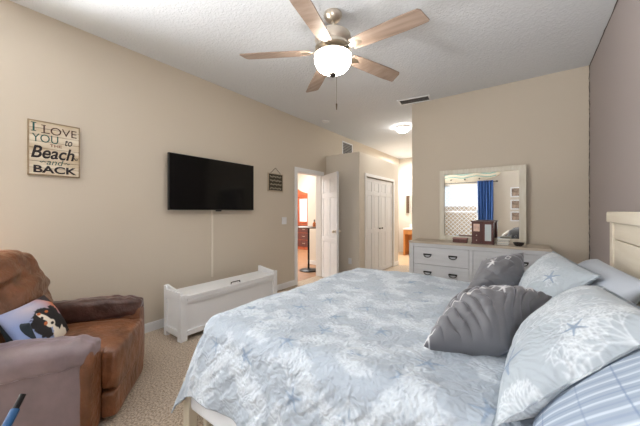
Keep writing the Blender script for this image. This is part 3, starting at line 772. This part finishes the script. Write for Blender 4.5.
# small hanging plaque: dark board with unreadable pale script
pq = thing('hanging_plaque', 'small dark plaque with pale script hung by a cord right of the television', 'plaque', (XL, 3.33, 1.775))
MB().box(.0, .018, -.17, -.158, -.145, .15).box(0, .018, .158, .17, -.145, .15).box(0, .018, -.158, .158, -.145, -.125).box(0, .018, -.158, .158, .138, .15).build('frame', mat('plaque_frame', (176, 160, 138), .7), pq)
MB().box(0, .012, -.158, .158, -.125, .138).build('board', mat('plaque_board', (62, 54, 40), .8), pq)
mb = MB(); rq = random.Random(4)
for row in range(4):
    z = .095-row*.062; pts = []
    for k in range(44): pts.append((.0135, -.13+.26*k/43, z+.020*math.sin(k*1.15+row)*(.6+.4*math.sin(k*.7+row*2))))
    mb.tube(pts, .0035, n=5)
mb.build('script', mat('plaque_script', (178, 166, 146), .8), pq)
MB().tube([(.01, -.12, .145), (.008, -.01, .235), (.01, 0, .243), (.008, .01, .235), (.01, .12, .145)], .004, n=6).build('cord', mat('plaque_cord', (70, 56, 44), .8), pq)

# ------------------------------------------------------------------ vents, detector, ceiling lights
M_slat = mat('vent_grey', (150, 148, 146), .6); M_dark = mat('vent_dark', (70, 68, 66), .8)
def vent(name, label, loc, rot, w_, h_, ns):
    t_ = thing(name, label, 'vent', loc); t_.rotation_euler = rot
    f = .025
    MB().box(-w_/2, w_/2, -h_/2, -h_/2+f, 0, .012).box(-w_/2, w_/2, h_/2-f, h_/2, 0, .012).box(-w_/2, -w_/2+f, -h_/2+f, h_/2-f, 0, .012).box(w_/2-f, w_/2, -h_/2+f, h_/2-f, 0, .012).build('frame', M_white, t_, bev=.002)
    MB().box(-w_/2+f, w_/2-f, -h_/2+f, h_/2-f, 0, .003).build('backing', M_dark, t_)
    for k in range(ns):
        y = -h_/2+f+(h_-2*f)*(k+.5)/ns
        MB().box(-w_/2+f, w_/2-f, y-.007, y+.007, .005, .007, rot=Matrix.Rotation(R(30), 3, 'X')).build('slat', M_slat, t_)
vent('ceiling_vent', 'long ceiling air vent above the back wall corner', (-1.375, 4.31, ZC), (R(180), 0, R(8)), .46, .22, 6)
vent('return_vent', 'square return vent high on the wall above the closet', (XL, 5.64, 2.68), (R(90), 0, R(90)), .46, .40, 10)
sd = thing('smoke_detector', 'round white smoke detector on the ceiling near the left wall', 'smoke detector', (-3.02, 4.33, ZC))
MB().lathe([(0, -.035), (.045, -.034), (.062, -.02), (.065, 0)], n=28).build('cover', M_white, sd, smooth=True)
MB().lathe([(.07, 0), (.072, -.008), (.04, -.01), (0, -.01)], n=28).build('base', M_white, sd, smooth=True)
hl = thing('ceiling_light', 'small white flush dome light on the passage ceiling', 'ceiling light', (-2.0, 5.55, ZC))
MB().lathe([(0, 0), (.13, 0), (.135, -.02), (.125, -.03), (0, -.03)], n=32).build('base', M_nickel, hl, smooth=True)
MB().lathe([(.125, -.03), (.122, -.06), (.09, -.095), (.04, -.115), (0, -.12)], n=32).build('dome', mat('lit_dome', (255, 246, 230), .4, emit=((255, 252, 246), 19)), hl, smooth=True)

# ------------------------------------------------------------------ ceiling fan
FX, FY = -1.335, 2.02
fan = thing('ceiling_fan', 'five bladed ceiling fan with lit glass bowl and brushed nickel motor', 'ceiling fan', (FX, FY, ZC))
MB().lathe([(0, 0), (.075, 0), (.078, -.015), (.06, -.05), (.03, -.07), (0, -.07)]).build('canopy', M_nickel, fan, smooth=True)
MB().cyl((0, 0, -.05), (0, 0, -.15), .014).build('downrod', M_nickel, fan, smooth=True)
MB().lathe([(0, -.12), (.03, -.125), (.05, -.14), (.11, -.16), (.15, -.19), (.155, -.22), (.14, -.25), (.135, -.265), (.15, -.28), (.15, -.30), (.10, -.33), (0, -.33)], n=40).build('motor_housing', M_nickel, fan, smooth=True)
MB().lathe([(0, -.32), (.09, -.33), (.10, -.345), (.155, -.35), (.158, -.362), (0, -.362)], n=40).build('light_fitter', M_nickel, fan, smooth=True)
MB().lathe([(.150, -.362), (.157, -.385), (.155, -.41), (.140, -.445), (.112, -.475), (.07, -.497), (.03, -.507), (0, -.51)], n=40).build('glass_bowl', mat('lit_glass_bowl', (255, 250, 240), .35, emit=((255, 248, 236), 19)), fan, smooth=True)
MB().lathe([(0, -.50), (.030, -.505), (.028, -.522), (.012, -.536), (0, -.54)], n=20).build('finial', mat('dark_bronze', (52, 46, 42), .4, .7), fan, smooth=True)
M_blade = mat('blade_weathered_oak', (128, 108, 94), .45, wood=((2, 26, 26), (160, 140, 126)))
for k in range(5):
    an = R(-3+72*k)
    ar = bpy.data.objects.new('blade', None)
    Mr = Matrix.Rotation(an, 4, 'Z')
    o = [(.19, -.055), (.30, -.066), (.62, -.074), (.745, -.07), (.765, -.05), (.79, .055), (.78, .068), (.62, .074), (.30, .066), (.19, .055)]
    mb = MB(); mb.prism(o, .008, Mr @ Matrix.Translation((0, 0, -.325)) @ Matrix.Rotation(R(-1.5), 4, 'Y').inverted() @ Matrix.Rotation(R(-12), 4, 'X'))
    bl_ = mb.build('blade', M_blade, fan, bev=.002)
    br = MB(); T_ = Mr @ Matrix.Translation((0, 0, -.333)) @ Matrix.Rotation(R(-12), 4, 'X')
    br.prism([(.10, -.02), (.17, -.015), (.22, -.03), (.26, -.022), (.29, 0), (.26, .022), (.22, .03), (.17, .015), (.10, .02)], .007, T_)
    br.build('blade_bracket', M_nickel, bl_, bev=.002)
mb = MB().cyl((.05, -.02, -.50), (.05, -.02, -.78), .0018, n=6); mb.cyl((.05, -.02, -.78), (.05, -.02, -.83), .007, .004, n=10)
mb.build('pull_chain', mat('chain_bronze', (96, 84, 70), .4, .8), fan)

# ------------------------------------------------------------------ dresser
M_dres = mat('dresser_grey_white', (206, 208, 212), .5, wood=((4, 4, 30), (196, 198, 202)))
M_dtop = mat('dresser_top_driftwood', (176, 162, 144), .5, wood=((3, 30, 3), (196, 184, 168)))
DX0, DX1, DF, DB = -1.35, .215, 4.0, 4.44
dr_ = thing('dresser', 'long grey white six drawer dresser against the back wall', 'dresser', ((DX0+DX1)/2, (DF+DB)/2, 0))
cx, cy = dr_.location.x, dr_.location.y
def DB_(mb, x0, x1, y0, y1, z0, z1, **k): return mb.box(x0-cx, x1-cx, y0-cy, y1-cy, z0, z1, **k)
mb = MB(); DB_(mb, DX0+.02, DX1-.02, DF+.02, DB, .06, .86); mb.build('carcass', M_dres, dr_)
mb = MB()
for x0, x1 in ((DX0, DX0+.06), (DX1-.06, DX1)): DB_(mb, x0, x1, DF, DB, 0, .87)
DB_(mb, DX0+.06, DX1-.06, DF, DF+.03, .825, .87); DB_(mb, DX0+.06, DX1-.06, DF, DF+.03, .05, .11); xm = (DX0+DX1)/2; DB_(mb, xm-.02, xm+.02, DF, DF+.03, .11, .825)
mb.build('face_frame', M_dres, dr_, bev=.003)
mb = MB(); DB_(mb, DX0-.005, DX1+.005, DF-.01, DB, .87, .897); mb.build('top', M_dtop, dr_, bev=.004)
for x0, x1 in ((DX0+.065, xm-.025), (xm+.025, DX1-.065)):
    for r_ in range(3):
        z1 = .82-r_*.2375; z0 = z1-.2325
        mb = MB(); DB_(mb, x0, x1, DF+.004, DF+.03, z0, z1); d = mb.build('drawer', M_dres, dr_, bev=.003)
        for hx in (x0+(x1-x0)*.27, x0+(x1-x0)*.73):
            h = MB(); zc = (z0+z1)/2+.012
            DB_(h, hx-.052, hx+.052, DF-.014, DF+.004, zc, zc+.016)
            h.tube([(hx+.046*math.cos(a)-cx, DF-.010-cy, zc+.004+.034*math.sin(a)) for a in np.linspace(PI, 2*PI, 14)], .0055, n=6)
            h.build('handle', M_black, d)
# mirror standing on the dresser
mr = thing('dresser_mirror', 'wide mirror in a pale rustic wood frame standing on the dresser', 'mirror', (-.52, 4.40, .897))
M_mf = mat('mirror_frame_wood', (208, 200, 182), .65, wood=((30, 4, 4), (224, 219, 206)))
fw = .062; mx0, mx1, mz1 = -.512, .512, 1.0
mb = MB().box(mx0, mx0+fw, -.02, .02, 0, mz1).box(mx1-fw-.01, mx1, -.02, .02, 0, mz1).box(mx0+fw, mx1-fw, -.02, .02, mz1-fw, mz1).box(mx0+fw, mx1-fw, -.02, .02, 0, fw)
mb.build('frame', M_mf, mr, bev=.003)
MB().box(mx0+.02, mx1-.02, .004, .012, .02, mz1-.02).build('glass', mat('mirror_silver', (236, 238, 238), .02, 1), mr)
MB().box(mx0+.01, mx1-.01, .012, .019, .01, mz1-.01).build('backing', M_grain, mr)
# things on the dresser
M_mahog = mat('mahogany', (78, 42, 40), .35, wood=((20, 20, 3), (104, 62, 56)))
jb = thing('jewelry_box', 'dark red wood jewelry cabinet with two glass doors on the dresser', 'jewelry box', (-.455, 4.16, .897))
MB().box(-.125, .125, -.065, .065, .0, .015).box(-.12, .12, -.06, .06, .015, .275).box(-.13, .13, -.07, .07, .275, .29).build('cabinet', M_mahog, jb, bev=.003)
M_gl = mat('pale_glass', (206, 214, 214), .08, spec=.6)
M_ph = mat('photo_pink', (222, 190, 172), .3, var=(30, .2))
dd = MB().box(-.114, -.012, -.068, -.060, .145, .27).build('door', M_mahog, jb, bev=.002); MB().box(-.098, -.028, -.070, -.067, .16, .255).build('pane', M_ph, dd)
dd = MB().box(.008, .114, -.068, -.060, .02, .27).build('door', M_mahog, jb, bev=.002); MB().box(.028, .096, -.070, -.067, .045, .25).build('pane', M_gl, dd)
for k in range(2):
    d = MB().box(-.114, -.012, -.068, -.060, .02+.062*k, .076+.062*k).build('drawer', M_mahog, jb, bev=.002)
    MB().lathe([(0, 0), (.006, 0), (.004, .006), (.007, .01), (0, .013)], (-.063, -.068, .048+.062*k), M=Matrix.Rotation(PI/2, 3, 'X'), n=12).build('knob', M_nickel, d)
tb = thing('trinket_box', 'small flat reddish wooden box left of the jewelry cabinet', 'box', (-.72, 4.17, .897))
MB().box(-.085, .085, -.05, .05, 0, .045).build('body', M_mahog, tb, bev=.003)
MB().box(-.089, .089, -.054, .054, .046, .064).build('lid', mat('rosy_wood', (150, 108, 98), .5), tb, bev=.004)
bc = [((62, 92, 120), .018), ((222, 224, 226), .022), ((52, 66, 92), .016), ((214, 216, 214), .018)]
z = .897
blab = ['blue book at the bottom of the small stack on the dresser', 'white book second from the bottom of the dresser stack', 'navy book second from the top of the dresser stack', 'white book on top of the small stack on the dresser']
for i, (c, h) in enumerate(bc):
    b = thing('book', blab[i], 'book', (-.245+.004*i, 4.19, z), R([0, 3, -4, 2][i]), 'books stacked on the dresser')
    cm = mat('book_cover', c, .6)
    MB().box(-.062, .062, -.045, .045, 0, .0025).box(-.062, .062, -.045, .045, h-.0025, h).box(-.062, -.059, -.045, .045, 0, h).build('cover', cm, b)
    MB().box(-.058, .059, -.042, .042, .0026, h-.0026).build('pages', mat('book_pages', (230, 226, 214), .9), b)
    z += h+.0005
bw = thing('dark_bowl', 'small dark round dish on the dresser right of the books', 'dish', (-.08, 4.12, .897))
MB().lathe([(0, 0), (.03, 0), (.05, .02), (.058, .045), (.054, .045), (.045, .022), (0, .01)], n=28).build('bowl', mat('dark_glaze', (44, 38, 38), .3), bw, smooth=True)

# chair with pale throw reflected at the mirror's lower right
oc = thing('tub_chair', 'brown upholstered chair with a pale throw reflected low in the mirror', 'chair', (-.33, -.72, 0))
soft('seat', (0, 0, .32), (.30, .26, .12), M_leather, par=oc, n=24)
soft('backrest', (.06, -.22, .52), (.28, .08, .24), M_worn, par=oc, n=30)
for sx in (-1, 1):
    for sy in (-1, 1): MB().cyl((sx*.22, sy*.18, 0), (sx*.2, sy*.16, .22), .016, .022).build('leg', M_mahog, oc, smooth=True)
th = MB().tube([(-.33-.30, -.70, .40), (-.33-.26, -.78, .52), (-.33-.2, -.84, .64), (-.33-.1, -.86, .73), (-.33, -.86, .77)], [.02, .03, .035, .035, .02], n=12).build('throw', mat('pale_throw', (220, 214, 204), .9), smooth=True)
tag(th, 'pale rolled throw over the brown chair reflected in the mirror', 'throw')

# ------------------------------------------------------------------ through the entry doorway
tbl = thing('pub_table', 'tall round table with black pedestal base beyond the doorway', 'table', (-3.90, 4.93, 0))
MB().lathe([(0, 0), (.20, 0), (.20, .02), (.17, .035), (.03, .045), (0, .045)], n=36).build('base', M_black, tbl, smooth=True)
MB().cyl((0, 0, .04), (0, 0, .94), .022).build('pedestal', M_black, tbl, smooth=True)
MB().lathe([(0, .94), (.27, .94), (.28, .95), (.28, .965), (.27, .972), (0, .972)], n=40).build('tabletop', mat('table_dark_brown', (88, 72, 60), .4), tbl, smooth=True)
bt = thing('amber_bottle', 'small orange bottle with dark neck on the tall round table', 'bottle', (-3.78, 4.98, .972))
MB().lathe([(0, 0), (.035, 0), (.038, .02), (.036, .07), (.015, .10), (.012, .11), (0, .11)], n=20).build('body', mat('amber_glass', (176, 96, 40), .3), bt, smooth=True)
MB().cyl((0, 0, .11), (0, 0, .155), .013, n=14).build('neck', M_black, bt, smooth=True)
cc = thing('china_cabinet', 'reddish carved wood china cabinet with glass doors in the room beyond', 'cabinet', (-6.50, 7.75, 0))
M_ch = mat('cherry_wood', (140, 66, 42), .4, wood=((12, 12, 3), (178, 92, 56)))
mb = MB().box(-.56, .56, -.24, .24, .06, .84).box(-.60, .60, -.27, .25, .84, .88).box(-.58, .58, -.26, .24, 0, .06); mb.build('base_cabinet', M_ch, cc, bev=.004)
mb = MB().box(-.54, -.48, -.14, .24, .88, 1.82).box(.48, .54, -.14, .24, .88, 1.82).box(-.03, .03, -.14, -.10, .88, 1.82).box(-.54, .54, .20, .24, .88, 1.82).box(-.56, .56, -.16, .24, 1.80, 1.86)
for z in (1.18, 1.50): mb.box(-.48, .48, -.10, .20, z, z+.015)
mb.build('hutch', M_ch, cc, bev=.003)
pr = [(-.58, 0), (-.58, .05)]+[(-.58+.58*k/8, .05+.17*(k/8)**2) for k in range(1, 9)]+[(.58*k/8, .05+.17*(1-k/8)**2) for k in range(1, 9)]+[(.58, 0)]
MB().prism(pr, .05, Matrix.Translation((0, -.12, 1.86)) @ Mx).build('crest', M_ch, cc, bev=.004)
for x0, x1 in ((-.47, -.04), (.04, .47)):
    g = MB().box(x0, x0+.05, -.155, -.135, .90, 1.79).box(x1-.05, x1, -.155, -.135, .90, 1.79).box(x0+.05, x1-.05, -.155, -.135, .90, .95).box(x0+.05, x1-.05, -.155, -.135, 1.74, 1.79).build('glass_door', M_ch, cc)
    MB().box(x0+.05, x1-.05, -.148, -.144, .95, 1.74).build('pane', M_gl, g)
for k in range(3):
    for x0, x1 in ((-.53, -.19), (-.17, .17), (.19, .53)):
        z0 = .10+.24*k; d = MB().box(x0, x1, -.255, -.24, z0, z0+.22).build('drawer', M_mahog, cc, bev=.004)
        MB().tube([(x0+.12, -.258, z0+.12), (x0+.13, -.275, z0+.11), (x1-.13, -.275, z0+.11), (x1-.12, -.258, z0+.12)], .006, n=6).build('handle', M_nickel, d)

# ------------------------------------------------------------------ bathroom at the end of the passage
va = thing('bathroom_vanity', 'orange wood vanity with white counter and knee space at the passage end', 'vanity', (-2.27, 8.57, 0))
M_oak = mat('orange_oak', (200, 138, 80), .45, wood=((16, 16, 3), (224, 152, 84)))
mb = MB().box(-.70, -.66, -.29, .31, 0, .76).box(-.66, .70, -.29, -.27, .62, .76).box(-.10, -.06, -.29, .31, 0, .76).box(-.06, .70, -.29, .31, .08, .76)
mb.box(-.66, -.10, .02, .04, .05, .62).build('cabinet', M_oak, va, bev=.003)
MB().box(-.60, -.14, -.30, -.285, .64, .74).build('drawer', M_oak, va, bev=.003)
for x0, x1 in ((-.04, .32), (.34, .68)): MB().box(x0, x1, -.30, -.285, .12, .72).build('door', M_oak, va, bev=.003)
MB().box(-.71, .71, -.31, .31, .76, .80).box(-.71, .71, .29, .315, .80, .90).build('countertop', mat('cultured_marble', (238, 234, 226), .25), va, bev=.004)
MB().tube([(.35, .2, .80), (.35, .2, .92), (.35, .15, .95), (.35, .08, .93)], .012).build('faucet', M_nickel, va, smooth=True)
mc = thing('medicine_cabinet', 'mirrored medicine cabinet above the vanity at the passage end', 'cabinet', (-2.62, YE, 1.62))
MB().box(-.28, .28, -.10, 0, -.36, .30).build('body', M_white, mc, bev=.003)
MB().box(-.27, .27, -.106, -.10, -.35, .29).build('mirror_door', mat('cabinet_mirror', (206, 208, 206), .08, 1), mc)
tw = thing('towel', 'dark brown hanging towel left of the medicine cabinet', 'towel', (-3.035, YE, 1.55))
MB().box(-.045, .045, -.05, -.02, -.30, .24).build('cloth', mat('towel_brown', (92, 72, 58), .9, bump=(90, .5, .01)), tw, bev=.01)
MB().cyl((-.07, -.03, .25), (.07, -.03, .25), .008).cyl((0, -.03, .25), (0, 0, .25), .008).build('towel_bar', M_nickel, tw)
sh = thing('wall_shelf', 'small white shelf with toiletries between counter and medicine cabinet', 'shelf', (-2.62, YE, 1.16))
MB().box(-.26, .26, -.10, 0, -.012, .012).box(-.22, -.20, -.09, 0, -.06, -.012).box(.20, .22, -.09, 0, -.06, -.012).build('board', M_white, sh, bev=.003)
for i, (x, h, c, lb) in enumerate(((-.15, .09, (226, 222, 214), 'short white toiletry bottle on the small bathroom shelf'), (-.02, .07, (180, 190, 196), 'stubby grey toiletry bottle on the small bathroom shelf'))):
    b = thing('toiletry_bottle', lb, 'bottle', (-2.62+x, YE-.05, 1.172), group='toiletries on the bathroom shelf')
    MB().cyl((0, 0, 0), (0, 0, h), .022).build('body', mat('toiletry', c, .4), b, smooth=True)
    MB().cyl((0, 0, h), (0, 0, h+.02), .012).build('cap', M_white, b, smooth=True)
